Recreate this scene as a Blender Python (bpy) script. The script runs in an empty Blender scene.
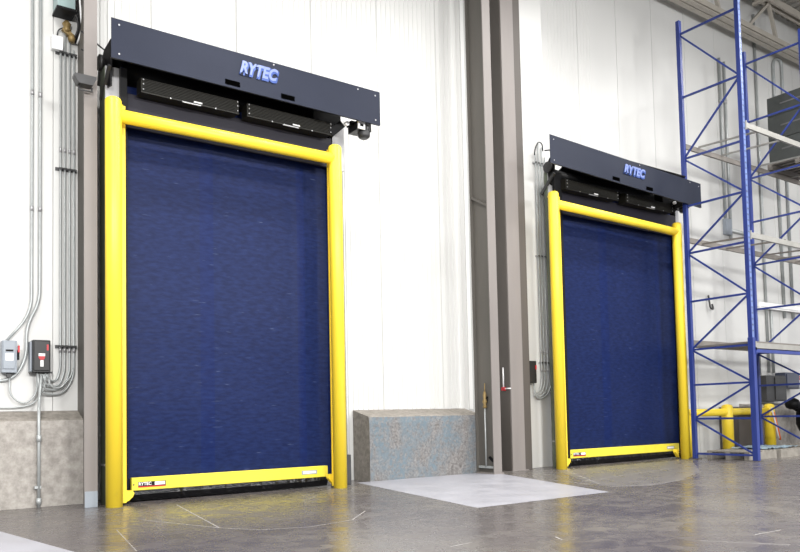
import bpy, bmesh, math, random
from mathutils import Vector, Matrix
random.seed(7)
S = bpy.context.scene
COL = S.collection
# ------------------------------------------------------------------ camera
cd = bpy.data.cameras.new('camera'); cam = bpy.data.objects.new('camera', cd); COL.objects.link(cam); S.camera = cam
YAW, PIT, ROL = .62635, .05029, -.02118
f0 = Vector((math.sin(YAW), math.cos(YAW), 0)); r0 = Vector((math.cos(YAW), -math.sin(YAW), 0)); u0 = Vector((0, 0, 1))
fw = f0*math.cos(PIT) + u0*math.sin(PIT); up = u0*math.cos(PIT) - f0*math.sin(PIT)
rt = r0*math.cos(ROL) + up*math.sin(ROL); up2 = up*math.cos(ROL) - r0*math.sin(ROL)
M = Matrix(((rt.x, up2.x, -fw.x), (rt.y, up2.y, -fw.y), (rt.z, up2.z, -fw.z))).to_4x4()
M.translation = Vector((-2.3058, -8.3728, .9)); cam.matrix_world = M
cd.sensor_fit = 'HORIZONTAL'; cd.sensor_width = 36; cd.lens = 766.63/800*36
cd.shift_x = 0.0; cd.shift_y = (376.93-276)/800; cd.clip_end = 200
# ------------------------------------------------------------------ light
S.view_settings.view_transform = 'Standard'; S.view_settings.look = 'None'; S.view_settings.gamma = 1
S.view_settings.use_curve_mapping = False; S.view_settings.exposure = 0.0
W = bpy.data.worlds.new('world'); S.world = W; W.use_nodes = True
W.node_tree.nodes['Background'].inputs[0].default_value = (.97, .98, 1, 1)
W.node_tree.nodes['Background'].inputs[1].default_value = 1.15
def area(x, y, z, sx, sy, power, rot=(0, 0, 0), spread=160, col=(1, .985, .96)):
    l = bpy.data.lights.new('high_bay_or_fill_light', 'AREA'); l.shape = 'RECTANGLE'; l.size = sx; l.size_y = sy
    l.energy = power; l.color = col; l.spread = math.radians(spread)
    o = bpy.data.objects.new('high_bay_or_fill_light', l); o.location = (x, y, z); o.rotation_euler = [math.radians(a) for a in rot]
    COL.objects.link(o)
for x in (-2.2, 2.2, 6.6):
    area(x, -2.4, 8.4, 1.3, .5, 175)
for x, pw in ((-5.5, 960), (1.5, 540), (8.0, 420)):
    area(x, -12.5, 5.0, 1.6, .7, pw, rot=(70, 0, 0))  # added fill lamps, tilted at the wall to brighten the lower posts
for x in (10.5, 15.5):
    area(x, -3.6, 9.7, 1.3, .5, 330)  # added lamps to brighten the upper right wall
for x in (-2.0, 4.0, 10.0, 15.0):
    area(x, -7.0, 8.6, 1.3, .5, 330)
# ------------------------------------------------------------------ materials
def mat(name, col, rough=.5, metal=0, var=0, vs=5, bump=0, bs=40, spec=None, rv=0, stretch=(1, 1, 1)):
    m = bpy.data.materials.new(name); m.use_nodes = True; nt = m.node_tree; N = nt.nodes; L = nt.links
    p = N['Principled BSDF']; p.inputs['Roughness'].default_value = rough; p.inputs['Metallic'].default_value = metal
    if spec is not None: p.inputs['Specular IOR Level'].default_value = spec
    p.inputs['Base Color'].default_value = (*col, 1)
    tc = N.new('ShaderNodeTexCoord'); mp = N.new('ShaderNodeMapping'); mp.inputs['Scale'].default_value = stretch
    L.new(tc.outputs['Object'], mp.inputs[0])
    if var or rv:
        n = N.new('ShaderNodeTexNoise'); n.inputs['Scale'].default_value = vs; n.inputs['Detail'].default_value = 5
        L.new(mp.outputs[0], n.inputs['Vector'])
        r = N.new('ShaderNodeMapRange'); r.inputs[1].default_value = .3; r.inputs[2].default_value = .7
        r.inputs[3].default_value = 1-var; r.inputs[4].default_value = 1+var
        L.new(n.outputs['Fac'], r.inputs[0])
        v = N.new('ShaderNodeVectorMath'); v.operation = 'SCALE'; v.inputs[0].default_value = col
        L.new(r.outputs[0], v.inputs['Scale']); L.new(v.outputs[0], p.inputs['Base Color'])
        if rv:
            r2 = N.new('ShaderNodeMapRange'); r2.inputs[1].default_value = .3; r2.inputs[2].default_value = .7
            r2.inputs[3].default_value = max(0, rough-rv); r2.inputs[4].default_value = rough+rv
            L.new(n.outputs['Fac'], r2.inputs[0]); L.new(r2.outputs[0], p.inputs['Roughness'])
    if bump:
        n2 = N.new('ShaderNodeTexNoise'); n2.inputs['Scale'].default_value = bs; n2.inputs['Detail'].default_value = 4
        L.new(mp.outputs[0], n2.inputs['Vector'])
        b = N.new('ShaderNodeBump'); b.inputs['Strength'].default_value = bump; b.inputs['Distance'].default_value = .01
        L.new(n2.outputs['Fac'], b.inputs['Height']); L.new(b.outputs[0], p.inputs['Normal'])
    return m
white = mat('white_panel', (.60, .60, .587), .4, 0, .05, .9, stretch=(1, 1, .25))
whitetrim = mat('white_trim', (.85, .85, .84), .4)
yellow = mat('yellow_paint', (.95, .70, .045), .4, 0, .05, 2, .04, 60, stretch=(1, 1, .3))
yellowdk = mat('yellow_bar_vinyl', (.78, .65, .05), .5, 0, .04, 6)
steel = mat('grey_steel', (.42, .42, .43), .4, .55, .1, 8)
galv = mat('galvanised_conduit', (.40, .42, .42), .4, .3, .08, 12)
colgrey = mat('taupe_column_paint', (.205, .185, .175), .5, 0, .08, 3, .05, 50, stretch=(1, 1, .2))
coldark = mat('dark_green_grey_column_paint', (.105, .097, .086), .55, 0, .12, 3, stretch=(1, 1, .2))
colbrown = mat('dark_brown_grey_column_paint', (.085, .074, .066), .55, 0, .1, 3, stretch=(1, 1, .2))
jamb = mat('olive_black_jamb', (.085, .10, .07), .5, 0, .2, 4)
black = mat('black_rubber', (.005, .005, .006), .5, 0, .2, 10, spec=.2)
slotm = mat('slot_black', (.001, .001, .001), .9, spec=0.0)
blackgloss = mat('black_vinyl', (.004, .004, .005), .16, 0, .3, 20, 1.0, 22, spec=.3)
darkgrey = mat('dark_grey_metal', (.05, .05, .052), .45, .3, .15, 8)
hoodm = mat('blue_grey_hood_metal', (.021, .025, .041), .42, .3, .06, 2, spec=.2)
grille = mat('dark_olive_grille', (.011, .010, .007), .5, .2, .2, 30)
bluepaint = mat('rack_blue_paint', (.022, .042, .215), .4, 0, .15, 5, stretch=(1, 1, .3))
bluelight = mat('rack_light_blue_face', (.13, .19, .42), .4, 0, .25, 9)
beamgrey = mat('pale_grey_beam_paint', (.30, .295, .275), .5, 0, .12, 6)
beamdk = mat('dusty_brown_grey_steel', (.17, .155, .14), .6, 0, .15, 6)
wood = mat('weathered_grey_wood', (.27, .25, .22), .8, 0, .25, 7, .3, 40, stretch=(1, 6, 1))
carton = mat('dark_grey_green_carton', (.045, .05, .048), .6, 0, .15, 6)
cartontape = mat('grey_tape', (.12, .12, .12), .5)
boxgrey = mat('grey_enclosure_paint', (.27, .30, .34), .4, 0, .05, 8)
boxblack = mat('black_enclosure', (.008, .008, .009), .4, 0, .1, 8)
red = mat('red_paint', (.5, .02, .03), .4)
orange = mat('orange_plastic', (.8, .16, .03), .5)
whitelab = mat('white_label', (.85, .85, .85), .5)
brass = mat('brass_brown_fitting', (.26, .18, .07), .45, .3, .3, 20)
teal = mat('pale_teal_metal', (.3, .4, .4), .4, .2, .05, 4)
logo = mat('logo_blue', (.035, .075, .27), .3, .2)
logohi = mat('logo_pale_blue', (.17, .22, .46), .3)
paintw = mat('white_floor_paint', (.32, .32, .355), .4, 0, .07, 2.5, .05, 30, rv=.06)
scratch = mat('pale_scratch', (.52, .50, .49), .5, 0, .2, 12)
ceilm = mat('ceiling_deck', (.34, .33, .30), .6, 0, .08, 3)
girderm = mat('tan_grey_girder', (.42, .39, .34), .5, 0, .08, 4)

def floor_mat():
    m = bpy.data.materials.new('polished_concrete'); m.use_nodes = True; nt = m.node_tree; N = nt.nodes; L = nt.links
    p = N['Principled BSDF']; p.inputs['Specular IOR Level'].default_value = .19; tc = N.new('ShaderNodeTexCoord')
    n1 = N.new('ShaderNodeTexNoise'); n1.inputs['Scale'].default_value = .55; n1.inputs['Detail'].default_value = 6; n1.inputs['Roughness'].default_value = .62; n1.inputs['Distortion'].default_value = .6
    n2 = N.new('ShaderNodeTexNoise'); n2.inputs['Scale'].default_value = 5; n2.inputs['Detail'].default_value = 8; n2.inputs['Distortion'].default_value = 1.2
    for n in (n1, n2): L.new(tc.outputs['Object'], n.inputs['Vector'])
    cr = N.new('ShaderNodeValToRGB'); e = cr.color_ramp.elements
    e[0].position = .34; e[0].color = (.084, .075, .080, 1); e[1].position = .68; e[1].color = (.140, .128, .117, 1)
    e2 = cr.color_ramp.elements.new(.5); e2.color = (.108, .098, .098, 1)
    L.new(n1.outputs['Fac'], cr.inputs[0])
    cr2 = N.new('ShaderNodeValToRGB'); e = cr2.color_ramp.elements
    e[0].position = .35; e[0].color = (.88, .88, .88, 1); e[1].position = .65; e[1].color = (1.1, 1.1, 1.08, 1)
    L.new(n2.outputs['Fac'], cr2.inputs[0])
    mx = N.new('ShaderNodeMix'); mx.data_type = 'RGBA'; mx.blend_type = 'MULTIPLY'; mx.inputs['Factor'].default_value = 1
    L.new(cr.outputs[0], mx.inputs['A']); L.new(cr2.outputs[0], mx.inputs['B']); L.new(mx.outputs['Result'], p.inputs['Base Color'])
    r = N.new('ShaderNodeMapRange'); r.inputs[1].default_value = .3; r.inputs[2].default_value = .7; r.inputs[3].default_value = .16; r.inputs[4].default_value = .36
    L.new(n2.outputs['Fac'], r.inputs[0]); L.new(r.outputs[0], p.inputs['Roughness'])
    b = N.new('ShaderNodeBump'); b.inputs['Strength'].default_value = .12; b.inputs['Distance'].default_value = .01
    L.new(n2.outputs['Fac'], b.inputs['Height']); L.new(b.outputs[0], p.inputs['Normal'])
    return m
def curtain_mat(ca=(.005, .011, .052), cb_=(.009, .019, .080)):
    m = bpy.data.materials.new('navy_vinyl'); m.use_nodes = True; nt = m.node_tree; N = nt.nodes; L = nt.links
    p = N['Principled BSDF']; p.inputs['Roughness'].default_value = .42; p.inputs['Specular IOR Level'].default_value = .13; p.inputs['Base Color'].default_value = (.010, .027, .15, 1)
    tc = N.new('ShaderNodeTexCoord'); mp = N.new('ShaderNodeMapping'); mp.inputs['Scale'].default_value = (1, 1, 3.2)
    L.new(tc.outputs['Object'], mp.inputs[0])
    n = N.new('ShaderNodeTexNoise'); n.inputs['Scale'].default_value = 5; n.inputs['Detail'].default_value = 6; n.inputs['Roughness'].default_value = .65
    L.new(mp.outputs[0], n.inputs['Vector'])
    b = N.new('ShaderNodeBump'); b.inputs['Strength'].default_value = .35; b.inputs['Distance'].default_value = .008
    L.new(n.outputs['Fac'], b.inputs['Height']); L.new(b.outputs[0], p.inputs['Normal'])
    n3 = N.new('ShaderNodeTexNoise'); n3.inputs['Scale'].default_value = 9; n3.inputs['Detail'].default_value = 3
    L.new(mp.outputs[0], n3.inputs['Vector'])
    cr = N.new('ShaderNodeValToRGB'); e = cr.color_ramp.elements
    e[0].position = .35; e[0].color = (*ca, 1); e[1].position = .7; e[1].color = (*cb_, 1)
    L.new(n3.outputs['Fac'], cr.inputs[0])
    mp2 = N.new('ShaderNodeMapping'); mp2.inputs['Scale'].default_value = (5, 1, 45); L.new(tc.outputs['Object'], mp2.inputs[0])
    n5 = N.new('ShaderNodeTexNoise'); n5.inputs['Scale'].default_value = 1.0; n5.inputs['Detail'].default_value = 2; L.new(mp2.outputs[0], n5.inputs['Vector'])
    r5 = N.new('ShaderNodeMapRange'); r5.inputs[1].default_value = .68; r5.inputs[2].default_value = .78; r5.inputs[4].default_value = .5; L.new(n5.outputs['Fac'], r5.inputs[0])
    mx = N.new('ShaderNodeMix'); mx.data_type = 'RGBA'; L.new(r5.outputs[0], mx.inputs['Factor']); L.new(cr.outputs[0], mx.inputs['A']); mx.inputs['B'].default_value = (.09, .12, .22, 1)
    L.new(mx.outputs['Result'], p.inputs['Base Color'])
    return m
def concrete_mat(name, a, b_, c=None, sc=4, bump=.3):
    m = bpy.data.materials.new(name); m.use_nodes = True; nt = m.node_tree; N = nt.nodes; L = nt.links
    p = N['Principled BSDF']; p.inputs['Roughness'].default_value = .8; tc = N.new('ShaderNodeTexCoord')
    n1 = N.new('ShaderNodeTexNoise'); n1.inputs['Scale'].default_value = sc; n1.inputs['Detail'].default_value = 9; n1.inputs['Roughness'].default_value = .7
    L.new(tc.outputs['Object'], n1.inputs['Vector'])
    cr = N.new('ShaderNodeValToRGB'); e = cr.color_ramp.elements
    e[0].position = .36; e[0].color = (*a, 1); e[1].position = .64; e[1].color = (*b_, 1)
    L.new(n1.outputs['Fac'], cr.inputs[0]); out = cr.outputs[0]
    if c:
        n2 = N.new('ShaderNodeTexNoise'); n2.inputs['Scale'].default_value = 2.6; n2.inputs['Detail'].default_value = 5
        mp = N.new('ShaderNodeMapping'); mp.inputs['Scale'].default_value = (1.2, 1, .6); L.new(tc.outputs['Object'], mp.inputs[0]); L.new(mp.outputs[0], n2.inputs['Vector'])
        r = N.new('ShaderNodeMapRange'); r.inputs[1].default_value = .40; r.inputs[2].default_value = .62; L.new(n2.outputs['Fac'], r.inputs[0])
        n4 = N.new('ShaderNodeTexNoise'); n4.inputs['Scale'].default_value = 22; n4.inputs['Detail'].default_value = 4; L.new(tc.outputs['Object'], n4.inputs['Vector'])
        r4 = N.new('ShaderNodeMapRange'); r4.inputs[1].default_value = .38; r4.inputs[2].default_value = .58; r4.inputs[3].default_value = .25; L.new(n4.outputs['Fac'], r4.inputs[0])
        mu = N.new('ShaderNodeMath'); mu.operation = 'MULTIPLY'; L.new(r.outputs[0], mu.inputs[0]); L.new(r4.outputs[0], mu.inputs[1])
        mx = N.new('ShaderNodeMix'); mx.data_type = 'RGBA'; L.new(mu.outputs[0], mx.inputs['Factor']); L.new(out, mx.inputs['A']); mx.inputs['B'].default_value = (*c, 1)
        out = mx.outputs['Result']
    L.new(out, p.inputs['Base Color'])
    n3 = N.new('ShaderNodeTexNoise'); n3.inputs['Scale'].default_value = 35; n3.inputs['Detail'].default_value = 6; L.new(tc.outputs['Object'], n3.inputs['Vector'])
    b = N.new('ShaderNodeBump'); b.inputs['Strength'].default_value = bump; b.inputs['Distance'].default_value = .01
    L.new(n3.outputs['Fac'], b.inputs['Height']); L.new(b.outputs[0], p.inputs['Normal'])
    return m
floorm = floor_mat(); navy = curtain_mat(); navyseam = curtain_mat((.0035, .010, .060), (.0065, .017, .085))
conc = concrete_mat('curb_concrete', (.25, .23, .21), (.40, .375, .345), None, 11)
conctop = concrete_mat('curb_cap_concrete', (.17, .155, .135), (.29, .265, .235), None, 14)
concblue = concrete_mat('blue_stained_concrete', (.10, .092, .088), (.24, .23, .225), (.125, .165, .195), 34, .8)

# ------------------------------------------------------------------ mesh helpers
class MB:
    def __init__(s): s.bm = bmesh.new()
    def box(s, x0, y0, z0, x1, y1, z1, bev=0, mi=0):
        vs = [s.bm.verts.new((x, y, z)) for x in (x0, x1) for y in (y0, y1) for z in (z0, z1)]
        fs = [s.bm.faces.new([vs[i] for i in q]) for q in ((0, 1, 3, 2), (4, 6, 7, 5), (0, 4, 5, 1), (2, 3, 7, 6), (0, 2, 6, 4), (1, 5, 7, 3))]
        for f in fs: f.material_index = mi
        if bev:
            es = list({e for f in fs for e in f.edges})
            r = bmesh.ops.bevel(s.bm, geom=es, offset=bev, segments=2, affect='EDGES', profile=.5)
            for f in r['faces']: f.material_index = mi
        return s
    def prism(s, prof, x0, x1, axis='x', mi=0):          # profile extruded along an axis
        def P(a, b, t): return {'x': (t, a, b), 'y': (a, t, b), 'z': (a, b, t)}[axis]
        A = [s.bm.verts.new(P(a, b, x0)) for a, b in prof]; B = [s.bm.verts.new(P(a, b, x1)) for a, b in prof]
        n = len(prof)
        for i in range(n): s.bm.faces.new((A[i], A[(i+1) % n], B[(i+1) % n], B[i])).material_index = mi
        s.bm.faces.new(A[::-1]).material_index = mi; s.bm.faces.new(B).material_index = mi
        return s
    def tube(s, pts, r, n=12, fil=0, caps=True, mi=0, smooth=True, dome=False):
        pts = [Vector(p) for p in pts]
        if fil:
            q = [pts[0]]
            for i in range(1, len(pts)-1):
                a, b, c = pts[i-1], pts[i], pts[i+1]; d1 = (a-b); d2 = (c-b)
                k = min(fil, d1.length*.49, d2.length*.49); p1 = b+d1.normalized()*k; p2 = b+d2.normalized()*k
                for j in range(7):
                    t = j/6; q.append(p1*(1-t)**2 + b*2*t*(1-t) + p2*t*t)
            q.append(pts[-1]); pts = q
        rs = [r]*len(pts)
        if dome:
            d = (pts[-1]-pts[-2]).normalized(); e = pts[-1].copy()
            pts[-1] = e - d*r*.5; 
            for k in (.5, .8, .98): pts.append(e - d*r*.5*(1-k)); rs.append(r*math.sqrt(max(0, 1-k*k)))
        t = (pts[1]-pts[0]).normalized(); u = t.orthogonal().normalized(); rings = []
        for i, p in enumerate(pts):
            if i == 0: d = pts[1]-pts[0]
            elif i == len(pts)-1: d = pts[-1]-pts[-2]
            else: d = (pts[i+1]-p).normalized() + (p-pts[i-1]).normalized()
            d = d.normalized(); u = (u - d*u.dot(d)).normalized(); w = d.cross(u)
            rings.append([s.bm.verts.new(p + (u*math.cos(2*math.pi*k/n) + w*math.sin(2*math.pi*k/n))*rs[i]) for k in range(n)])
        for i in range(len(rings)-1):
            for k in range(n):
                f = s.bm.faces.new((rings[i][k], rings[i][(k+1) % n], rings[i+1][(k+1) % n], rings[i+1][k])); f.smooth = smooth; f.material_index = mi
        if caps:
            s.bm.faces.new(rings[0][::-1]).material_index = mi; s.bm.faces.new(rings[-1]).material_index = mi
        return s
    def bar(s, a, b, w, h, mi=0):                         # rectangular bar between two points
        a, b = Vector(a), Vector(b); d = (b-a).normalized(); u = d.cross(Vector((0, 0, 1)))
        if u.length < .01: u = Vector((1, 0, 0))
        u.normalize(); v = d.cross(u).normalized()
        R = [[s.bm.verts.new(p + u*sx*w/2 + v*sy*h/2) for sx, sy in ((-1, -1), (1, -1), (1, 1), (-1, 1))] for p in (a, b)]
        for k in range(4): s.bm.faces.new((R[0][k], R[0][(k+1) % 4], R[1][(k+1) % 4], R[1][k])).material_index = mi
        s.bm.faces.new(R[0][::-1]); s.bm.faces.new(R[1])
        return s
    def poly(s, pts, mi=0):
        s.bm.faces.new([s.bm.verts.new(p) for p in pts]).material_index = mi; return s
    def lathe(s, prof, c, axis='z', n=20, mi=0):          # profile of (radius, height)
        rings = []
        for r, h in prof:
            ring = []
            for k in range(n):
                a = 2*math.pi*k/n; p = (r*math.cos(a), r*math.sin(a), h)
                if axis == 'y': p = (p[0], p[2], p[1])
                if axis == 'x': p = (p[2], p[0], p[1])
                ring.append(s.bm.verts.new(Vector(c)+Vector(p)))
            rings.append(ring)
        for i in range(len(rings)-1):
            for k in range(n):
                f = s.bm.faces.new((rings[i][k], rings[i][(k+1) % n], rings[i+1][(k+1) % n], rings[i+1][k])); f.smooth = True; f.material_index = mi
        s.bm.faces.new(rings[0][::-1]).material_index = mi; s.bm.faces.new(rings[-1]).material_index = mi
        return s
    def obj(s, name, m, parent=None, at=None):
        bmesh.ops.recalc_face_normals(s.bm, faces=s.bm.faces)
        off = Vector(at) if at is not None else Vector((0, 0, 0))
        base = off
        if parent is not None: base = off + parent['_w'] if False else off
        me = bpy.data.meshes.new(name); s.bm.to_mesh(me); s.bm.free()
        for q in (m if isinstance(m, (list, tuple)) else [m]): me.materials.append(q)
        o = bpy.data.objects.new(name, me); COL.objects.link(o)
        if parent is not None:
            o.parent = parent
            # coordinates were given in world space: undo the parents' placement
            w = Vector((0, 0, 0)); q = parent
            while q: w += q.location; q = q.parent
            me.transform(Matrix.Translation(-w))
        return o
def empty(name, loc):
    o = bpy.data.objects.new(name, None); o.location = loc; o.empty_display_size = .1; COL.objects.link(o); return o
def tag(o, label, cat, group=None, kind=None):
    if label: o['label'] = label
    if cat: o['category'] = cat
    if group: o['group'] = group
    if kind: o['kind'] = kind
    return o
def struct(o): o['kind'] = 'structure'; return o
def text(s, size, loc, m, parent, extr=.004, shear=.2, bold=.0, sx=1.0, faceneg=True):
    c = bpy.data.curves.new('lettering', 'FONT'); c.body = s; c.size = size; c.extrude = extr; c.shear = shear; c.offset = bold
    c.align_x = 'CENTER'; c.align_y = 'CENTER'
    tmp = bpy.data.objects.new('lettering', c); me = bpy.data.meshes.new_from_object(tmp); bpy.data.objects.remove(tmp)
    me.materials.clear(); me.materials.append(m)
    o = bpy.data.objects.new('sticker_lettering', me); COL.objects.link(o)
    w = Vector((0, 0, 0)); q = parent
    while q: w += q.location; q = q.parent
    o.parent = parent; o.location = Vector(loc)-w; o.rotation_euler = (math.pi/2, 0, 0); o.scale = (sx, 1, 1)
    return o

WY = .9     # front plane of the panel wall
# ------------------------------------------------------------------ structure
f = MB(); f.poly([(-14, -16, 0), (45, -16, 0), (45, 2, 0), (-14, 2, 0)]); fl = struct(f.obj('floor', floorm))
def quadstrip(mb, a, b, w):
    a = Vector(a); b = Vector(b); d = (b-a).normalized(); n = Vector((-d.y, d.x, 0))*w/2; z = Vector((0, 0, .0015))
    mb.poly([a-n+z, b-n+z, b+n*.4+z, a+n*.4+z])
def marks(name, polys, m):
    mb = MB()
    for p in polys: mb.poly([(x, y, .001) for x, y in p])
    return struct(mb.obj(name, m))
marks('floor_marking', [[(3.34, .475), (5.55, .475), (5.69, .24), (4.60, -2.76), (2.61, -2.80)]], paintw)
marks('floor_marking', [[(-1.25, -1.10), (-1.9, -.95), (-3.4, -3.3), (-.86, -3.6)]], paintw)
apm = mat('worn_concrete_apron', (.160, .150, .146), .3, 0, .1, 4, .08, 30, spec=.25, rv=.06)
marks('floor_apron', [[(6.6, -.15), (5.95, -1.0), (5.38, -1.75), (5.07, -2.42), (5.45, -2.66), (6.3, -2.5), (7.6, -1.95), (8.8, -1.1), (9.7, -.42), (9.75, -.15)]], apm)
sc = MB()
SCR = [((0.56, -0.32), (0.22, -2.29), .010), ((-0.11, -1.28), (0.22, -2.29), .010), ((0.22, -2.29), (0.43, -2.64), .010), ((0.43, -2.64), (0.80, -2.77), .010), ((0.80, -2.77), (1.28, -2.66), .010), ((1.28, -2.66), (1.71, -2.21), .010), ((-0.47, -1.78), (-0.66, -2.94), .005), ((5.31, -1.21), (5.10, -2.44), .010), ((5.10, -2.44), (5.75, -2.60), .010), ((5.75, -2.60), (6.87, -2.35), .010), ((1.86, -4.49), (1.80, -4.61), .010), ((2.94, -5.38), (3.28, -5.39), .010), ((2.44, -5.27), (2.71, -5.75), .010), ((6.77, -0.15), (5.28, -2.06), .010), ((5.34, -1.70), (8.07, -1.16), .010), ((1.04, -4.29), (1.24, -4.26), .010)]
for a, b, w in SCR: quadstrip(sc, (*a, 0), (*b, 0), w)
struct(sc.obj('floor_scratch', scratch))

# ribbed insulated panel wall
w = MB(); prof = []; x = -14.0; i = 0
PW = 1.08
while x < 45:
    if -.05 < x < 5.95 or 7.7 < x < 8.9:
        dp = .010 if x < 6 else .006
        prof += [(x, WY), (x+.050, WY), (x+.058, WY+dp), (x+.078, WY+dp)]
    else: prof += [(x, WY), (x+.08, WY)]
    x += .086; i += 1
    if i % 13 == 0: prof += [(x, WY), (x+.003, WY), (x+.005, WY+.02), (x+.010, WY+.02), (x+.012, WY)]; x += .014
A = [w.bm.verts.new((a, b, 0)) for a, b in prof]; B = [w.bm.verts.new((a, b, 10.6)) for a, b in prof]
for k in range(len(prof)-1): w.bm.faces.new((A[k], A[k+1], B[k+1], B[k]))
w.box(-14, WY+.03, 0, 45, WY+.2, 10.6)
struct(w.obj('wall_back', white))
# ceiling deck with flutes
c = MB(); prof = []; x = -14.0
while x < 45: prof += [(x, 10.45), (x+.10, 10.45), (x+.13, 10.53), (x+.23, 10.53)]; x += .26
A = [c.bm.verts.new((a, -16, b)) for a, b in prof]; B = [c.bm.verts.new((a, 1.1, b)) for a, b in prof]
for k in range(len(prof)-1): c.bm.faces.new((A[k], A[k+1], B[k+1], B[k]))
c.box(-14, -16, 10.6, 45, 1.1, 10.7)
struct(c.obj('ceiling', ceilm))
struct(MB().box(5.76, WY-.012, .98, 5.83, WY, 10.4).obj('trim_1', whitetrim))
struct(MB().box(6.568, .52, 0, 7.27, WY-.004, 10.2, .004).obj('trim_2', white))
# roof girder along the wall
g = MB()
for y in (.42, .56):
    g.box(8, y, 9.30, 34, y+.05, 9.42); g.box(8, y-.03, 9.22, 34, y+.08, 9.24)
    g.box(8, y, 10.2, 34, y+.05, 10.36)
gx = 9.2; k = 0
while gx < 33:
    g.bar((gx, .52, 9.4), (gx+.95, .52, 10.22), .06, .06); g.bar((gx+.95, .52, 10.22), (gx+1.25, .52, 9.4), .07, .07, 0)
    gx += 1.25*1.0 + 1.1
struct(g.obj('roof_girder', girderm))
for jx in (11.5, 14.0, 16.6, 19.2, 22):
    j = MB(); j.box(jx-.04, -16, 10.36, jx+.04, .42, 10.45); j.box(jx-.04, -16, 9.86, jx+.04, .42, 9.92)
    y = .3
    while y > -9: j.bar((jx, y, 10.36), (jx, y-.45, 9.9), .03, .03); j.bar((jx, y-.45, 9.9), (jx, y-.9, 10.36), .03, .03); y -= .9
    struct(j.obj('roof_joist', girderm))

# ------------------------------------------------------------------ steel columns and concrete
t = empty('steel_column', (-.2, .5, 0)); tag(t, 'taupe steel column left of the nearer blue door, with electrical conduits beside it', 'column')
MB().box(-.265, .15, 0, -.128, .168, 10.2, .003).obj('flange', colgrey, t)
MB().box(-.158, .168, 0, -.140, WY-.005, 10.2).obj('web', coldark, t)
MB().box(-.262, .137, 0, -.131, .15, .17, .003).obj('base_plate', boxgrey, t)
b = MB(); b.prism([(-.385, 4.60), (-.385, 4.575), (-.345, 4.50), (-.20, 4.50), (-.165, 4.575), (-.165, 4.60)], .03, .15, 'y')
b.tube([(-.33, .09, 4.49), (-.33, .09, 4.45), (-.20, .09, 4.45), (-.20, .09, 4.49)], .012, 8)
tag(b.obj('dock_bracket', darkgrey), 'dark trapezoid metal bracket fixed high on the leftmost steel column', 'bracket')

t = empty('steel_column', (5.6, .27, 0)); tag(t, 'grey steel beam column with open web, directly right of the blue-stained concrete block', 'column')
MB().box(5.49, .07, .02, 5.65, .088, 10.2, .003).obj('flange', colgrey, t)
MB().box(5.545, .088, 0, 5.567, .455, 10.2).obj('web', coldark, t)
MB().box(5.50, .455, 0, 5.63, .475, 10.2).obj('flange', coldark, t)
MB().box(5.47, .05, 0, 5.67, .45, .02).obj('base_plate', colgrey, t)
s = MB(); s.prism([(.09, 4.02), (.45, 4.22), (.45, 4.26), (.09, 4.06)], 5.51, 5.555, 'x'); s.obj('stiffener', coldark, t)
t = empty('steel_column', (6.29, .6, 0)); tag(t, 'wide taupe box column left of the farther blue door', 'column')
MB().box(6.10, .30, 0, 6.375, WY-.006, 10.2, .004).obj('shaft', colgrey, t)
MB().box(6.06, .272, 0, 6.42, .30, .012).obj('base_plate', colgrey, t)
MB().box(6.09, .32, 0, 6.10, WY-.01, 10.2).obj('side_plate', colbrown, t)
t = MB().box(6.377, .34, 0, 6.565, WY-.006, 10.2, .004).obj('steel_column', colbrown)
tag(t, 'narrow darker brown-grey steel channel against the right side of the wide box column', 'column')

def curb(x0, x1, yf, zf, zb, m, name, rough=.0, yb=WY-.004, mtop=None):
    nx = max(2, int((x1-x0)/.05)); mb = MB(); nz = 10
    rows = []
    def jit(a): return (random.random()-.5)*a
    prof = [(yf, 0)] + [(yf, zf*k/nz) for k in range(1, nz)] + [(yf+.012, zf-.004), (yf+.03, zf+.012), ((yf+yb)/2, (zf+zb)/2), (yb-.04, zb-.01), (yb, zb)]
    for i in range(nx+1):
        X = x0+(x1-x0)*i/nx
        rows.append([mb.bm.verts.new((X, y+(jit(rough) if 0 < j < len(prof)-2 else 0), z+(jit(rough*.5) if j > 0 else 0))) for j, (y, z) in enumerate(prof)])
    for i in range(nx):
        for j in range(len(prof)-1):
            ff = mb.bm.faces.new((rows[i][j], rows[i+1][j], rows[i+1][j+1], rows[i][j+1]))
            ff.material_index = 1 if (mtop and j >= nz) else 0
    for r in (rows[0], rows[-1]):
        e = mb.bm.verts.new((r[0].co.x, yb, 0)); ff = mb.bm.faces.new(r+[e]); ff.material_index = 1 if mtop else 0
    return mb.obj(name, [m, mtop] if mtop else m)
tag(curb(3.56, 5.645, .48, .888, .992, concblue, 'concrete_block', .008, mtop=conctop), 'grey concrete wall base block with blue-stained rough face between the two doors', 'concrete block')
tag(curb(-4.5, -.160, .62, .93, 1.035, conc, 'concrete_curb', .003, mtop=conctop), 'plain grey concrete curb under the electrical boxes at far left', 'concrete curb')
tag(curb(13.55, 20, .5, .93, 1.0, conc, 'concrete_curb', .004), 'grey concrete curb along the wall behind the blue pallet rack', 'concrete curb')
tag(MB().box(12.75, .45, 0, 13.5, WY-.005, .93, .01).obj('concrete_pier', colbrown), 'dark grey pier behind the yellow guard rail and blue rack', 'pier')

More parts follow.
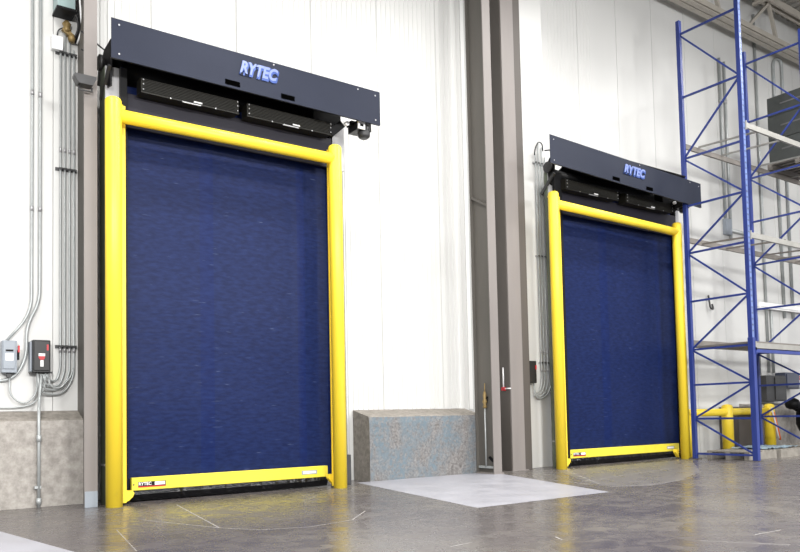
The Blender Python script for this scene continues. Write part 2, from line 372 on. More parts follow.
# ------------------------------------------------------------------ roll-up doors
def lab(a, b): return a if a else b
def build_door(n, x0, x1, hl, hr, pL, pR, which):
    """x0/x1 guard post axes; hl/hr hood corners (x, zbottom, ztop)"""
    far = n == 2
    who = 'nearer' if n == 1 else 'farther'
    d = empty('door_%d' % n, ((x0+x1)/2, .4, 0)); struct(d); d['label'] = 'navy blue vinyl roll-up door curtain with yellow bottom bar, the %s of the two doors' % who
    ztop = 4.95
    cx0, cx1 = which['curt']
    gx = which['guard_edge']; jl = which['jamb_l']; jr = which['jamb_r']
    # curtain with gentle billow and two welded vertical seams
    cb = MB(); nx, nz = 48, 60; rows = []
    Wd = cx1-cx0
    for i in range(nx+1):
        u = i/nx; X = cx0+Wd*u; col = []
        seam = .010 if (abs(u-.37) < .035 or abs(u-.83) < .02) else 0
        for k in range(nz+1):
            v = k/nz; Z = .13+(ztop-.13)*v
            Y = .40 - .02*math.sin(math.pi*u)*math.sin(math.pi*v) - seam*.5 + .004*math.sin(9*v+5*u+n)+.003*math.sin(23*v+3*u)
            col.append(cb.bm.verts.new((X, Y, Z)))
        rows.append(col)
    for i in range(nx):
        for k in range(nz):
            q = cb.bm.faces.new((rows[i][k], rows[i+1][k], rows[i+1][k+1], rows[i][k+1])); q.smooth = True; q.material_index = 1 if (abs((i+.5)/nx-.37) < .035 or abs((i+.5)/nx-.83) < .02) else 0
    cb.obj('curtain', [navy, navyseam], d)
    bx0, bx1 = x0+(.272 if not far else .545), x1-.005-(.0 if not far else -.24)
    bx1 = x1-.008 if not far else x1+.25
    MB().box(cx0-.05, .30, 4.22, cx1+.02, .335, 4.62, .01).obj('hood_shade_band', mat('dark_purple_shade', (.006, .005, .014), .6), d)  # dark band added in place of the shade under the hood
    # bottom bar: hollow profile
    bb = MB(); bb.prism([(.300, .134), (.306, .128), (.36, .128), (.372, .14), (.372, .262), (.36, .27), (.306, .27), (.300, .264)], bx0, bx1, 'x')
    bar = bb.obj('bottom_bar', yellowdk, d)
    bl = MB()
    ns = 60
    ring = []
    for i in range(ns+1):
        X = bx0+(bx1-bx0)*i/ns; r = .012*random.random()
        ring.append([bl.bm.verts.new((X, .31-r, .129)), bl.bm.verts.new((X, .300-r*2+.003*math.sin(i), .085)), bl.bm.verts.new((X, .305+r, .04)), bl.bm.verts.new((X, .325, .012)),
                     bl.bm.verts.new((X, .355, .012)), bl.bm.verts.new((X, .37, .06)), bl.bm.verts.new((X, .36, .129))])
    for i in range(ns):
        for k in range(6): bl.bm.faces.new((ring[i][k], ring[i+1][k], ring[i+1][k+1], ring[i][k+1]))
    bl.bm.faces.new(ring[0]); bl.bm.faces.new(ring[-1][::-1])
    bl.obj('bottom_seal', blackgloss, d)
    # stickers on the bar
    sx = bx0+.07
    MB().box(sx, .297, .172, sx+.31, .2995, .222).obj('sticker', black, bar)
    MB().box(sx+.185, .2955, .180, sx+.30, .297, .216).obj('sticker', whitelab, bar)
    MB().box(sx, .2955, .160, sx+.31, .2995, .173).obj('sticker', red, bar)
    text('RYTEC', .048, (sx+.075, .2955, .198), whitelab, bar, .0005, 0, .001)
    MB().box(bx1-.38, .297, .175, bx1-.16, .2995, .225).obj('sticker', boxgrey, bar)
    MB().box(bx1-.365, .2955, .185, bx1-.175, .297, .215).obj('sticker', whitelab, bar)
    MB().lathe([(.009, 0), (.009, .006)], (sx-.05, .294, .195), 'y', 10).obj('rivet', darkgrey, bar)
    # side columns
    zt = hl[1]+.1
    MB().box(jl[0], .26, 0, jl[1], which['jd'], zt, .004).obj('side_column', jamb, d)
    MB().box(gx-.03, .20, 0, gx+.045 if n == 1 else gx+.15, .385, zt, .003).obj('guide_strip', black, d)
    MB().box(jl[0]+.004, .246, 4.2, jl[1]-.004, .26, zt).obj('column_face', steel, d)
    MB().box(jl[0]-.008, .27, .42, jl[0], which['jd']-.01, .44).obj('bracket', steel, d)
    yl = MB(); yl.box(gx-.143, .12, .02, gx, .135, pL-.02, .002); yl.box(gx-.013, .135, .02, gx, .198, pL-.02, .002); yl.box(gx-.143, .135, .02, gx-.13, .24, pL-.02, .002)
    yl.lathe([(.085, 0), (.085, .02)], (gx-.085, .2, pL-.02), 'z', 20)
    yl.obj('column_guard', yellow, d)
    ft = MB(); ft.prism([(gx, .03), (gx+.03, .04), (gx+.075, .08), (gx+.09, .12), (gx+.07, .145), (gx, .15)], .14, .20, 'y'); ft.obj('foot_bracket', yellow, d)
    MB().box(jr[0], .30, .0, jr[1], .42, zt, .004).obj('side_column', jamb, d)
    MB().box(jr[0]-.004, .286, 4.2, jr[1]+.02, .30, zt, .002).obj('column_face', steel, d)
    MB().box(jr[0], .26, 0, jr[1]+.03, .48, .40, .004).obj('column_foot', darkgrey, d)
    MB().box(cx1-.03, .32, 0, jr[0], .42, zt, .003).obj('guide_strip', black, d)
    if n == 1:
        MB().box(x1-.045, .12, .02, x1+.05, .135, pR-.02, .002).obj('column_guard', yellow, d)
    MB().prism([(x1+.0, .02), (x1-.03, .05), (x1-.09, .12), (x1-.08, .17), (x1+.0, .17)], .14, .20, 'y').obj('foot_bracket', yellow, d)
    # hood ----------------------------------------------------------------
    yf = which['yf']
    h = empty('door_hood', ((hl[0]+hr[0])/2, .3, (hl[1]+hr[1])/2)); which_l = 'above the nearer blue door' if n == 1 else 'above the farther blue door beside the rack'
    tag(h, 'long blue-grey metal hood with logo lettering %s' % which_l, 'door hood', 'metal hoods over the roll-up doors')
    fp = MB()
    (xa, za0, za1), (xb, zb0, zb1) = hl, hr
    def slab(y0, y1, lo, hi, mb, xs=(0, 0)):
        v = []
        for y in (y0, y1):
            v.append([mb.bm.verts.new(p) for p in ((xa+xs[0], y, za0+lo), (xb+xs[1], y, zb0+lo), (xb+xs[1], y, (zb1 if hi is None else zb0+hi)), (xa+xs[0], y, (za1 if hi is None else za0+hi)))])
        a, b_ = v
        mb.bm.faces.new(a); mb.bm.faces.new(b_[::-1])
        for k in range(4): mb.bm.faces.new((a[k], a[(k+1) % 4], b_[(k+1) % 4], b_[k]))
    slab(yf, yf+.006, 0, None, fp); slab(yf+.006, yf+.03, 0, .006, fp)
    front = fp.obj('front_panel', hoodm, h)
    ex = which['end']; tp = MB(); hx0, hx1 = ex+which['hoff'], x1+which['hx']
    P5 = [(yf+.03, za1-.05), (.36, 5.09), (.62, 4.94), (.66, 4.78), (.64, 4.78), (.60, 4.93), (.35, 5.075), (yf+.03, za1-.065)]
    tp.prism(P5, hx0, hx1, 'x'); tp.obj('light_block_panel', black, h)  # unseen cover added behind the front panel to keep overhead light out
    def zc(x, fr): t = (x-xa)/(xb-xa); lo = za0+(zb0-za0)*t; hi = za1+(zb1-za1)*t; return lo+(hi-lo)*fr
    L_ = xb-xa
    tilt = math.atan2(zb0-za0, L_)
    for u in (which['slots']):
        X = xa+L_*u; z = zc(X, .13)
        MB().box(X-.092, yf-.004, z-.03, X+.092, yf-.0005, z+.03).obj('slot', slotm, front)
    xl = xa+L_*which['logo']; zl = zc(xl, .60)
    lw = which['lw']
    o2 = text('RYTEC', .195, (xl+.004, yf-.006, zl-.006), logo, front, .006, .3, .018, lw); o2.rotation_euler = (math.pi/2, -tilt, 0); o2.name = 'logo_lettering'
    o3 = text('RYTEC', .195, (xl-.002, yf-.014, zl+.010), logohi, front, .001, .3, .007, lw); o3.rotation_euler = (math.pi/2, -tilt, 0); o3.name = 'logo_lettering'
    for X, fr in ((xa+.08, .12), (xa+.08, .85), (xb-.08, .12), (xb-.08, .85), (xb-.35, .9), (xa+L_*.55, .93)):
        MB().lathe([(.010, 0), (.008, .005), (.003, .007)], (X, yf-.010, zc(X, fr)), 'y', 12).obj('screw', steel, front)
    # roll drum and fabric
    MB().tube([(cx0+.02, .47, 4.87), (cx1-.02, .47, 4.87)], .15, 28, caps=True).obj('roll_drum', black, h)
    MB().box(hx0, .64, 4.40, hx1, .655, 4.92).obj('back_plate', black, h)
    # two finned panels under the hood
    for (ga, gb) in which['grilles']:
        g = MB(); g.prism([(.10, 4.585), (.10, 4.74), (.13, 4.755), (.26, 4.755), (.26, 4.585)], ga, gb, 'x')
        z = 4.60
        while z < 4.735: g.box(ga+.02, .088, z, gb-.02, .10, z+.007); z += .018
        g.box(ga, .085, 4.572, gb, .12, 4.580)
        gr = g.obj('grille_panel', grille, h)
        gm = (ga+gb)/2
        for X, Z in ((ga+.02, 4.72), (ga+.02, 4.67), (ga+.02, 4.61), (gb-.02, 4.72), (gb-.02, 4.67), (gb-.02, 4.61), (ga+.33, 4.575), (gb-.3, 4.575)):
            MB().lathe([(.009, 0), (.006, .008)], (X, .078, Z), 'y', 8).obj('screw', steel, gr)
        MB().box(gm+.02, .078, 4.588, gm+.12, .085, 4.606).obj('label_plate', whitelab, gr)
        MB().box(gm-.12, .072, 4.560, gm+.1, .088, 4.572).obj('handle', steel, gr)
    # left end: black drum plate, diagonal bracket
    ex = which['end']
    lb = MB(); ed = which['ed']; lb.prism([(.10, 5.10), (.10+.26*ed, 5.08), (.10+.52*ed, 4.92), (.10+.56*ed, 4.78), (.10+.22*ed, 4.62), (.12, 4.58)], ex, ex+.02, 'x'); lb.obj('end_plate', black, h)
    MB().bar((ex-.012, .10, 4.80), (ex-.012, .40, 4.52), .03, .05).obj('support_arm', darkgrey, h)
    MB().lathe([(.09, 0), (.09, .03), (.04, .035), (.04, .06)], (ex-.06, .10+.26*ed, 4.92), 'x', 20).obj('bearing', darkgrey, h)
    rb = MB(); rb.box(x1-.25, .10, 4.72, x1+.16, .28, za1-.18); rb.bar((x1+.0, .10, 4.60), (x1+.16, .06, 4.75), .03, .10); rb.obj('support_arm', black, h)
    return d, h
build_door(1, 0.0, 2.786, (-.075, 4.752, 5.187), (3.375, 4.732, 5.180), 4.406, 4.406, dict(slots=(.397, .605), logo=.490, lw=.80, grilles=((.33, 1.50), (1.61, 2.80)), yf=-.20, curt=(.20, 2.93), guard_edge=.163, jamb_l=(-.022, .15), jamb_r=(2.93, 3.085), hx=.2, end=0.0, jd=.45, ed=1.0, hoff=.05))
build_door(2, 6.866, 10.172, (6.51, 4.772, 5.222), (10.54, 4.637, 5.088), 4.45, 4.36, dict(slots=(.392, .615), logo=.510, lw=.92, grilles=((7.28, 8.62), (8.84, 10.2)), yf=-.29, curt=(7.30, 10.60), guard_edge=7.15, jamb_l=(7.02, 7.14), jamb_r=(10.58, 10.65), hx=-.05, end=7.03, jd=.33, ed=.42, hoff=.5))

def motor(x, label):
    m = empty('door_motor', (x, .05, 4.6)); tag(m, label, 'motor', 'door motors under the hood ends')
    MB().lathe([(.05, -.02), (.075, .0), (.082, .02), (.082, .12), (.07, .14)], (x+.02, -.02, 4.60), 'z', 20).obj('motor_body', darkgrey, m)
    MB().box(x-.13, -.10, 4.66, x+.09, .14, 4.78, .006).obj('gearbox', boxblack, m)
    MB().box(x-.13, -.115, 4.665, x-.02, -.10, 4.765).obj('face_plate', whitelab, m)
    MB().box(x-.10, -.120, 4.70, x-.05, -.115, 4.735).obj('socket', black, m)
    MB().lathe([(.03, 0), (.03, .04), (.015, .05)], (x-.24, -.03, 4.735), 'y', 14).obj('pulley', whitelab, m)
    MB().box(x-.16, .0, 4.74, x-.10, .12, 4.80).obj('mount', black, m)
motor(3.21, 'dark grey motor with white plate under right end of the nearer hood')
motor(10.36, 'small dark motor with white plate under right end of the farther hood')

# ------------------------------------------------------------------ yellow pipe guards
def guard(x0, x1, hL, hR, cL, cR, label):
    g = empty('pipe_guard', ((x0+x1)/2, 0, 0)); tag(g, label, 'pipe guard', 'yellow pipe goalposts in front of the doors')
    r = .086
    MB().tube([(x0, 0, 0), (x0, 0, hL)], r, 28, dome=True).obj('post', yellow, g)
    MB().tube([(x1, 0, 0), (x1, 0, hR)], r, 28, dome=True).obj('post', yellow, g)
    MB().tube([(x0, 0, cL), (x1, 0, cR)], r*.84, 28).obj('crossbar', yellow, g)
guard(0, 2.786, 4.41, 4.42, 4.215, 4.23, 'thick yellow pipe guard frame around the nearer blue door')
guard(6.866, 10.172, 4.45, 4.375, 4.25, 4.19, 'yellow pipe guard frame around the farther blue door')

# ------------------------------------------------------------------ conduits at far left
def conduit(pts, label, group=None, r=.016, fil=.12, m=None, name='conduit', coup=()):
    if coup:
        c = empty(name, pts[0]); tag(c, label, 'conduit', group)
        MB().tube(pts, r, 10, fil=fil).obj('pipe', m or galv, c)
        for z in coup:
            a = pts[0]; MB().tube([(a[0], a[1], z-.03), (a[0], a[1], z+.03)], r*1.25, 10).obj('coupling', steel, c)
        return c
    return tag(MB().tube(pts, r, 10, fil=fil).obj(name, m or galv), label, 'conduit', group)
Y = .865
gl = 'conduits beside the grey disconnect switch'
conduit([(-.648, Y, 7.5), (-.648, Y, 2.12), (-.90, Y, 1.80)], 'long bare conduit dropping to the top of the grey switch box', gl, .015, .4, coup=(4.62, 3.3))
conduit([(-.565, Y, 7.5), (-.565, Y, 2.25), (-.70, Y, 1.98), (-.70, Y, 1.62), (-.82, Y, 1.38), (-1.25, Y, 1.34)], 'long conduit curling down between the grey and the black box', gl, .017, .25, coup=(4.61, 3.3))
gv = 'bank of four vertical conduits by the left column'
xs = (-.350, -.303, -.252, -.205)
lb4 = ('leftmost of four vertical conduits beside the left column', 'second of four vertical conduits left of the column', 'third of four vertical conduits left of the column', 'vertical conduit closest to the left steel column')
ends = ((-.47, .86, 1.36), (-.50, .83, 1.30), (-.53, .80, 1.26), (-.56, .83, 1.21))
for k, xx in enumerate(xs):
    e = ends[k]
    conduit([(xx, Y, (5.30, 5.42, 5.36, 5.22)[k]), (xx, Y, 1.50-.03*k), ((xx*2+e[0])/3, Y, e[2]), (e[0]-.02, .80, e[2]+.02), (e[0]-.04, .78, 1.44)], lb4[k], gv, .012, .13, coup=(1.72, 4.02))
for z, la in ((5.16, 'upper strut channel clamping the left conduit bank'), (3.80, 'middle strut channel clamping the left conduit bank'), (1.76, 'lower strut channel clamping the left conduit bank')):
    st = empty('conduit_strut', (-.28, .88, z)); tag(st, la, 'strut', 'strut channels on the left conduit bank')
    MB().box(-.40, .884, z-.018, -.17, WY-.001, z+.018).obj('channel', darkgrey, st)
    for xx in xs:
        MB().box(xx-.018, .842, z-.012, xx+.018, .850, z+.012).obj('clamp', darkgrey, st)
        MB().box(xx+.014, .832, z-.006, xx+.026, .884, z+.006).obj('bolt', darkgrey, st)
jb = empty('junction_box', (-.38, .87, 5.24)); tag(jb, 'small white junction box at the top of the left conduit bank', 'junction box')
MB().box(-.45, .82, 5.17, -.33, WY-.002, 5.33, .008).obj('body', whitelab, jb)
MB().tube([(-.39, .86, 5.33), (-.38, .85, 5.42), (-.30, .84, 5.46)], .008, 8, fil=.05).obj('cable', darkgrey, jb)
fx = empty('ballast_box', (-.33, .8, 5.75)); tag(fx, 'pale teal equipment box with black rim cut by the top left edge', 'equipment box')
MB().box(-.425, .66, 5.60, -.235, WY-.004, 6.2, .006).obj('body', teal, fx)
MB().box(-.435, .65, 5.575, -.225, WY-.003, 5.605, .003).obj('rim', black, fx)
ft = MB(); ft.lathe([(.03, 0), (.05, .03), (.035, .06), (.05, .10), (.02, .14)], (-.29, .84, 5.40), 'z', 12); ft.lathe([(.03, 0), (.045, .04), (.03, .09)], (-.235, .84, 5.30), 'z', 12); ft.bar((-.33, .84, 5.44), (-.20, .84, 5.34), .05, .05)
tag(ft.obj('conduit_fitting', brass), 'brownish cable fitting under the pale teal box', 'fitting')
for dx, m, la in ((0, black, 'black cable hanging beside the pale teal box'), (.025, whitelab, 'white cable hanging beside the pale teal box'), (-.03, boxblack, 'thin dark cable running behind the pale teal box')):
    tag(MB().tube([(-.22+dx, .70, 6.0), (-.19+dx, .72, 5.62), (-.155+dx*.5, .76, 5.45), (-.20+dx, .84, 5.30)], .011, 8, fil=.15).obj('cable', m), la, 'cable', 'cables by the teal box')
# wires from wall into door 1 hood
for z0, z1, la in ((5.27, 5.14, 'upper cable running from the left column to the nearer hood'), (5.06, 5.02, 'lower cable running from the left column to the nearer hood')):
    tag(MB().tube([(-.20, .55, z0+.05), (.05, .50, z1), (.12, .50, z1-.02)], .010, 8).obj('cable', darkgrey), la, 'cable', 'cables to the nearer hood')

# disconnect switch (grey)
d = empty('disconnect_switch', (-.885, .8, 1.63)); tag(d, 'grey electrical disconnect box with red lever at far left', 'switch box')
MB().box(-.955, .775, 1.45, -.805, WY-.003, 1.80, .008).obj('body', boxgrey, d)
MB().box(-.945, .765, 1.49, -.825, .775, 1.79, .006).obj('cover', boxgrey, d)
MB().box(-.92, .762, 1.58, -.845, .765, 1.66).obj('label_plate', whitelab, d)
MB().box(-.92, .762, 1.68, -.845, .765, 1.70).obj('label_plate', black, d)
lv = MB().box(-.80, .76, 1.59, -.785, .82, 1.70, .003).obj('lever', black, d)
MB().box(-.802, .75, 1.67, -.783, .785, 1.745, .004).obj('lever_grip', red, lv)
MB().box(-.90, .82, 1.40, -.86, .86, 1.45).obj('hub', darkgrey, d)
# door controller (black)
d = empty('door_controller', (-.56, .75, 1.63)); tag(d, 'black door controller box with red and white label beside the leftmost column', 'control box')
MB().box(-.655, .75, 1.455, -.475, WY-.003, 1.815, .008).obj('body', boxblack, d)
MB().box(-.675, .80, 1.465, -.655, WY-.003, 1.80, .003).obj('side_heatsink', boxgrey, d)
lbp = MB().box(-.645, .738, 1.475, -.483, .750, 1.805, .006).obj('cover', boxblack, d)
MB().lathe([(.034, 0), (.034, .004)], (-.567, .733, 1.625), 'y', 8).obj('warning_label', red, lbp)
MB().box(-.600, .731, 1.635, -.534, .733, 1.665).obj('warning_label', whitelab, lbp)
MB().box(-.582, .731, 1.52, -.550, .7375, 1.59).obj('warning_label', whitelab, lbp)
MB().box(-.517, .735, 1.70, -.497, .7375, 1.765).obj('warning_label', red, lbp)
MB().box(-.68, .78, 1.45, -.45, .86, 1.468).obj('mounting_flange', boxblack, d)
# loops under the boxes
gw = 'flexible conduits looping under the boxes'
conduit([(-.87, .84, 1.42), (-.87, .84, 1.20), (-.72, .83, 1.10), (-.60, .82, 1.22), (-.60, .80, 1.45)], 'grey flexible loop joining the grey box to the black box', gw, .010, .14)
conduit([(-1.4, .86, 1.16), (-.95, .86, 1.06), (-.62, .84, 1.10), (-.52, .80, 1.30), (-.52, .79, 1.45)], 'lowest grey flexible loop running off the left edge', gw, .010, .16)
conduit([(-.49, .80, 1.45), (-.47, .80, 1.30), (-.36, .82, 1.28), (-.24, .84, 1.42), (-.215, .86, 1.52)], 'grey flexible loop from the black box towards the column', gw, .010, .1)
fc = empty('conduit', (-.62, .58, 0)); tag(fc, 'grey conduit running down the left concrete curb to the floor', 'conduit')
MB().tube([(-.56, .79, 1.44), (-.585, .76, 1.18), (-.622, .60, 1.0), (-.622, .588, .80), (-.622, .588, .0)], .017, 10, fil=.12).obj('pipe', galv, fc)
MB().tube([(-.622, .588, .03), (-.622, .588, .10)], .026, 10).obj('coupling', galv, fc)
MB().tube([(-.622, .588, .70), (-.622, .588, .77)], .026, 10).obj('coupling', galv, fc)
MB().box(-.665, .575, .20, -.60, .62, .23).obj('clamp', galv, fc)

# ------------------------------------------------------------------ conduits at the farther door
gv2 = 'bank of four conduits left of the farther door'
xs2 = (6.995, 7.065, 7.14, 7.215)
Y2 = .487
lb5 = ('leftmost of four conduits between box column and farther door', 'second of four conduits left of the farther door', 'third of four conduits left of the farther door', 'conduit nearest the farther door hood')
for k, xx in enumerate(xs2):
    conduit([(xx, Y2, (5.22, 5.42, 5.36, 5.20)[k]), (xx, Y2, 1.42-.02*k), (xx-.08-.02*k, Y2-.02, 1.25-.03*k), (6.80, Y2-.03, 1.20-.03*k), (6.76, Y2-.03, 1.40)], lb5[k], gv2, .0115, .14, coup=(1.60, 1.90))
for z, la in ((5.08, 'upper strut clamping conduits by the farther door'), (1.72, 'lower strut clamping conduits by the farther door'), (3.5, 'middle strut clamping conduits by the farther door')):
    st = empty('conduit_strut', (7.1, .5, z)); tag(st, la, 'strut', 'strut channels by the farther door')
    MB().box(6.955, .500, z-.014, 7.25, .519, z+.014).obj('channel', steel, st)
    for xx in xs2: MB().box(xx-.016, .466, z-.012, xx+.016, .474, z+.012).obj('clamp', darkgrey, st)
d = empty('door_controller', (6.7, .45, 1.6)); tag(d, 'black door controller with red mark peeking out behind the wide box column', 'control box')
MB().box(6.60, .40, 1.38, 6.785, .518, 1.74, .008).obj('body', boxblack, d)
MB().box(6.755, .393, 1.60, 6.78, .400, 1.67).obj('warning_label', red, d)
tag(MB().tube([(6.97, .48, 5.20), (6.98, .47, 5.32), (7.05, .46, 5.44), (7.14, .46, 5.42), (7.17, .48, 5.30)], .011, 8, fil=.06).obj('cable', darkgrey), 'dark cable arching over the conduits by the farther door', 'cable')
tag(MB().tube([(7.17, .44, 5.30), (7.25, .34, 5.30), (7.30, .30, 5.15)], .012, 8, fil=.05).obj('cable', darkgrey), 'dark cable leading from conduits into the farther hood', 'cable')

# ------------------------------------------------------------------ gear on the centre columns
v = empty('drain_valve', (5.525, .3, 0)); tag(v, 'yellow-green valve with thin white pipe on the open-web column', 'valve')
MB().tube([(5.515, .27, .10), (5.515, .27, 1.02)], .012, 8).obj('pipe', galv, v)
b = MB(); b.lathe([(.015, 0), (.035, .02), (.02, .06), (.04, .10), (.02, .15), (.03, .20), (.012, .26)], (5.518, .27, .98), 'z', 12); b.obj('valve_body', brass, v)
MB().tube([(5.520, .27, 1.2), (5.525, .27, 1.36)], .008, 8).obj('hook', brass, v)
MB().tube([(5.525, .25, 1.13), (5.550, .22, 1.16), (5.545, .25, 1.06)], .009, 8, fil=.02).obj('handle', black, v)
b = MB(); b.bar((5.520, .20, .25), (5.525, .12, .19), .03, .03); tag(b.obj('lever', black), 'short black lever low inside the open-web column', 'lever')
tag(MB().box(5.510, .10, .08, 5.553, .44, .115, .004).obj('floor_bracket', galv), 'white bar at the foot of the open-web column', 'bracket')
v = empty('pull_rod', (6.074, .5, 0)); tag(v, 'white rod with red end on the side of the wide box column', 'pull rod')
MB().tube([(6.076, .44, 1.30), (6.076, .44, 1.62)], .011, 8).obj('rod', whitelab, v)
MB().box(6.05, .40, 1.255, 6.088, .47, 1.31, .003).obj('rod_end', red, v)
MB().tube([(6.064, .40, 1.285), (6.064, .27, 1.285)], .010, 8).obj('pin', whitelab, v)

# ------------------------------------------------------------------ pallet rack
RX = (10.17, 12.39, 15.2); YB, YF = -.20, -1.35
BZ = (7.86, 6.66, 5.51, 4.62, 3.75, 2.86, 1.98, 1.34, .73, .10)
rk = empty('pallet_rack', (10.17, -.8, 0)); tag(rk, 'tall blue steel pallet rack with pale beams standing at right of the farther door', 'pallet rack')
for fi, X in enumerate(RX):
    for Yp in (YB, YF):
        p = MB(); s = 1 if Yp == YF else -1
        p.box(X-.035, Yp-.038, .01, X+.035, Yp+.038, 8.12, .004)
        po = p.obj('post', bluepaint, rk)
        if fi < 2 and Yp == YF:
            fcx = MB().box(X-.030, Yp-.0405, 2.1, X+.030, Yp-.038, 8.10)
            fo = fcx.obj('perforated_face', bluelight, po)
            hb = MB(); z = 2.2
            while z < 8.05:
                for dx in (-.016, .010): hb.box(X+dx-.006, Yp-.0415, z, X+dx+.006, Yp-.0404, z+.028)
                z += .10
            tag(hb.obj('punched_holes', darkgrey, po), None, None, None, 'stuff')
        if Yp == YF: MB().box(X-.045, Yp-.052, .01, X+.040, Yp+.045, 2.10, .004).obj('lower_sleeve', bluepaint, po)
        MB().box(X-.07, Yp-.09, 0, X+.07, Yp+.09, .012).obj('base_plate', colbrown, po)
    for k, z in enumerate(BZ):
        MB().bar((X, YB, z), (X, YF, z), .03, .035).obj('horizontal_brace', bluepaint, rk)
        if k < len(BZ)-1:
            a, b_ = (YB, YF) if k % 2 == 0 else (YF, YB)
            MB().bar((X+.004, a, z), (X+.004, b_, BZ[k+1]), .026, .03).obj('diagonal_brace', bluepaint, rk)
def beam(x0, x1, y, z, m, h=.095):
    b = MB(); s = -1 if y < -.8 else 1; y2 = y+s*.04
    b.box(x0+.036, y2-.02, z-h/2, x1-.036, y2+.02, z+h/2, .003); b.box(x0+.03, y2-.02+s*.004, z-h/2-.03, x0+.05, y2+.02+s*.004, z+h/2+.03); b.box(x1-.05, y2-.02+s*.004, z-h/2-.03, x1-.03, y2+.02+s*.004, z+h/2+.03)
    return b.obj('beam', m, rk)
for i in range(2):
    a, b_ = RX[i], RX[i+1]
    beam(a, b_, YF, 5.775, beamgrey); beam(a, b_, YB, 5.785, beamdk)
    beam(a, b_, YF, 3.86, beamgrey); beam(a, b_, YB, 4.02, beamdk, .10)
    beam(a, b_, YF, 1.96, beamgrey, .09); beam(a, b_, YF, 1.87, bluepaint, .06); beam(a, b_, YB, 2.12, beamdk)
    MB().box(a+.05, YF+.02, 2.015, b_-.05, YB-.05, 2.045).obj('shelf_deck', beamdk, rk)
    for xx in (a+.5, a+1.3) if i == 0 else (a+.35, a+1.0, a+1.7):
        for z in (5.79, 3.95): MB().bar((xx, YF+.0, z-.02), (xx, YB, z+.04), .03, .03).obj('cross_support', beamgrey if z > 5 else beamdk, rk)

def pallet(x0, x1, y0, y1, z, m, label, h=.13, group='wooden pallets on the floor of the rack'):
    p = empty('wooden_pallet', ((x0+x1)/2, (y0+y1)/2, z)); tag(p, label, 'pallet', group)
    for k in range(3):
        y = y0+(y1-y0-.09)*k/2; MB().box(x0, y, z, x1, y+.09, z+h-.022).obj('stringer', m, p)
    n = 7
    for k in range(n):
        xx = x0+(x1-x0-.1)*k/(n-1); MB().box(xx, y0, z+h-.022, xx+.1, y1, z+h).obj('deck_board', m, p)
    return p
pallet(10.35, 11.25, -1.12, -.32, .0, wood, 'grey weathered pallet on the floor just inside the rack', .15)
pallet(11.32, 12.15, -1.16, -.32, .0, wood, 'grey weathered pallet on the floor beside the second rack frame', .15)
pallet(12.6, 13.8, -1.15, -.25, .0, wood, 'weathered pallet on the floor at the right edge under the rack', .15)
fm = MB(); nn = 22; rows = []
for i in range(nn):
    rows.append([fm.bm.verts.new((11.0+1.1*i/(nn-1), -1.08+.70*j/9, .158+.035*random.random())) for j in range(10)])
for i in range(nn-1):
    for j in range(9): fm.bm.faces.new((rows[i][j], rows[i+1][j], rows[i+1][j+1], rows[i][j+1]))
o = fm.obj('plastic_film', mat('blue_grey_film', (.22, .30, .36), .3, 0, .2, 12)); so = o.modifiers.new('s', 'SOLIDIFY'); so.thickness = .004
tag(o, 'crumpled blue-grey plastic film lying on the pallets', 'plastic film')
pallet(13.22, 14.45, -1.38, -.15, 5.835, beamdk, 'dark pallet carrying cartons on the top rack level', .12, None)
tiers = (5.957, 6.45, 6.95, 7.36)
for k in range(3):
    c = empty('carton', (13.8, -.75, tiers[k])); tag(c, ('dark grey carton load, bottom tier on the raised pallet', 'dark grey carton load, middle tier on the raised pallet', 'dark grey carton load, topmost tier on the raised pallet')[k], 'carton', 'dark cartons stacked on the raised pallet')
    MB().box(13.25, -1.33, tiers[k], 14.4, -.18, tiers[k+1]-.006, .008).obj('body', carton, c)
    MB().box(13.245, -1.05, (tiers[k]+tiers[k+1])/2, 13.249, -.45, (tiers[k]+tiers[k+1])/2+.03).obj('tape', cartontape, c)

# guard rail behind rack
g = empty('guard_rail', (12.2, .3, 0)); tag(g, 'low yellow pipe guard rail along the wall behind the rack', 'guard rail')
for xx in (12.08, 13.68):
    MB().tube([(xx, .3, 0), (xx, .3, .99)], .11, 20, dome=True).obj('post', yellow, g)
MB().tube([(10.7, .3, .83), (13.66, .3, .83)], .072, 14).obj('rail', yellow, g)
MB().tube([(10.75, .3, 0), (10.75, .3, .83)], .05, 14).obj('post', yellow, g)
b = MB(); b.tube([(13.60, .16, .80), (13.72, .15, .45), (13.80, .15, .22)], .022, 8, fil=.1)
tag(b.obj('strap', orange), 'orange strap hanging over the yellow rail post behind the rack', 'strap')
b = MB(); b.tube([(13.52, .16, .90), (13.58, .13, .62), (13.68, .12, .25)], .018, 8, fil=.1)
tag(b.obj('strap', whitelab), 'white strap hanging over the yellow rail post behind the rack', 'strap')

# wall equipment right
t = empty('electrical_cabinet', (14.6, .7, 1.2)); tag(t, 'large dark grey cabinet on the wall behind the rack', 'cabinet')
MB().box(14.20, .62, 1.04, 15.02, WY-.003, 1.62, .01).obj('body', darkgrey, t)
MB().box(14.55, .60, 1.07, 15.02, .62, 1.58, .006).obj('door_panel', darkgrey, t)
t = empty('electrical_cabinet', (15.1, .7, 1.5)); tag(t, 'smaller blue-grey box on the wall right of the dark cabinet', 'cabinet')
MB().box(15.10, .66, 1.32, 15.75, WY-.003, 1.70, .01).obj('body', mat('slate_paint', (.06, .07, .11), .4), t)
MB().box(15.15, .64, 1.35, 15.70, .66, 1.67, .006).obj('cover', mat('slate_cover', (.07, .08, .12), .4), t)
t = MB().box(15.50, .80, 1.54, 16.1, WY-.003, 1.64).obj('wall_sign', red); tag(t, 'small red and white sign strip on the wall at the right edge', 'sign')
MB().box(15.56, .796, 1.58, 16.02, .80, 1.615).obj('sign_stripe', whitelab, t)
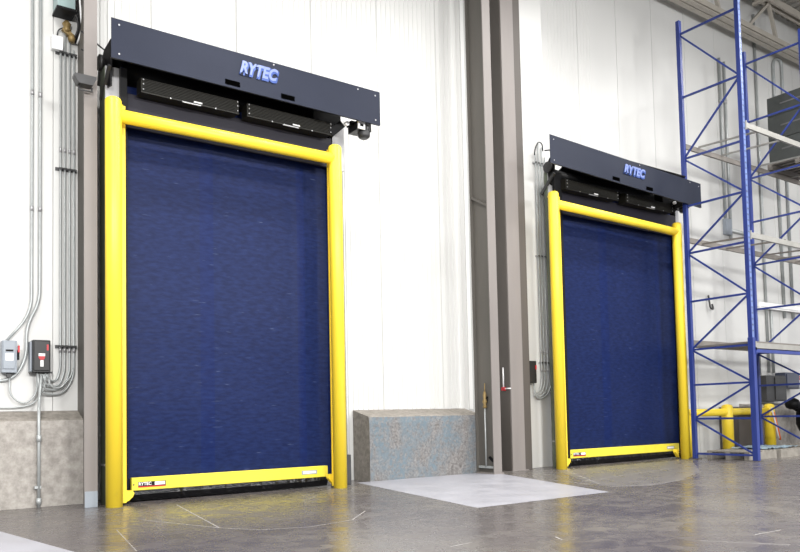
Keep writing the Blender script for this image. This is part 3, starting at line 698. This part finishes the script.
t = MB(); t.lathe([(.05, 0), (.13, .04), (.16, .12), (.13, .20), (.05, .25)], (14.28, .1, .85), 'z', 16); t.lathe([(.14, 0), (.20, .15), (.19, .40), (.10, .58)], (14.72, .05, .38), 'z', 16)
t.tube([(14.30, .1, .96), (14.72, .05, .80)], .10, 12)
tag(t.obj('covered_equipment', black), 'black rounded covered object at the right edge behind the rack', 'equipment')
tag(MB().tube([(14.42, -.22, .60), (14.48, -.24, .42), (14.66, -.24, .38)], .03, 8, fil=.05).obj('hose', whitelab), 'short white curved hose below the black covered object', 'hose')

gr = 'tall conduits on the wall behind the rack'
for xx, z0, z1, la in ((13.28, 5.05, 8.66, 'left-hand tall conduit of the pair seen between the first rack posts'), (13.47, 4.6, 8.62, 'right-hand tall conduit of the pair seen between the first rack posts'), (14.80, 1.7, 10.1, 'single dark conduit rising just right of the second rack post'), (14.40, 1.64, 3.2, 'short conduit rising from the dark grey cabinet'), (15.0, 1.7, 3.3, 'short conduit rising from the smaller blue-grey box')):
    conduit([(xx, .865, z0), (xx, .865, z1)], la, gr, .03, 0, coup=((7.7,) if z1 > 8 and z1 < 9 else ()))
conduit([(15.6, .865, 3.0), (15.6, .865, 9.25), (16.0, .865, 9.35), (16.0, .865, 3.0)], 'conduit with a bend over its top behind the stacked cartons', gr, .035, .2)
t = empty('junction_box', (13.3, .85, 4.9)); tag(t, 'small grey junction box at the foot of the paired conduits', 'junction box')
MB().box(13.2, .80, 4.70, 13.42, WY-.003, 5.05, .01).obj('body', boxgrey, t)
conduit([(13.4, .865, 4.82), (18, .865, 4.80)], 'grey conduit running level along the wall to the right', gr, .04, 0)
tag(MB().tube([(12.45, .84, 3.3), (12.45, .80, 3.02), (12.56, .80, 3.0), (12.58, .84, 3.12)], .02, 8, fil=.06).obj('wall_hook', darkgrey), 'small dark hook on the wall between the rack posts', 'hook')

dt = empty('cable_tray', (15.2, .8, 3.2)); tag(dt, 'pale grey level cable tray on the wall at the right edge, above the pallet shelf', 'cable tray')
MB().box(14.41, .80, 3.155, 18, WY-.003, 3.30, .01).obj('tray', whitetrim, dt)
MB().box(14.44, .795, 3.19, 18, .80, 3.20).obj('lip', steel, dt)
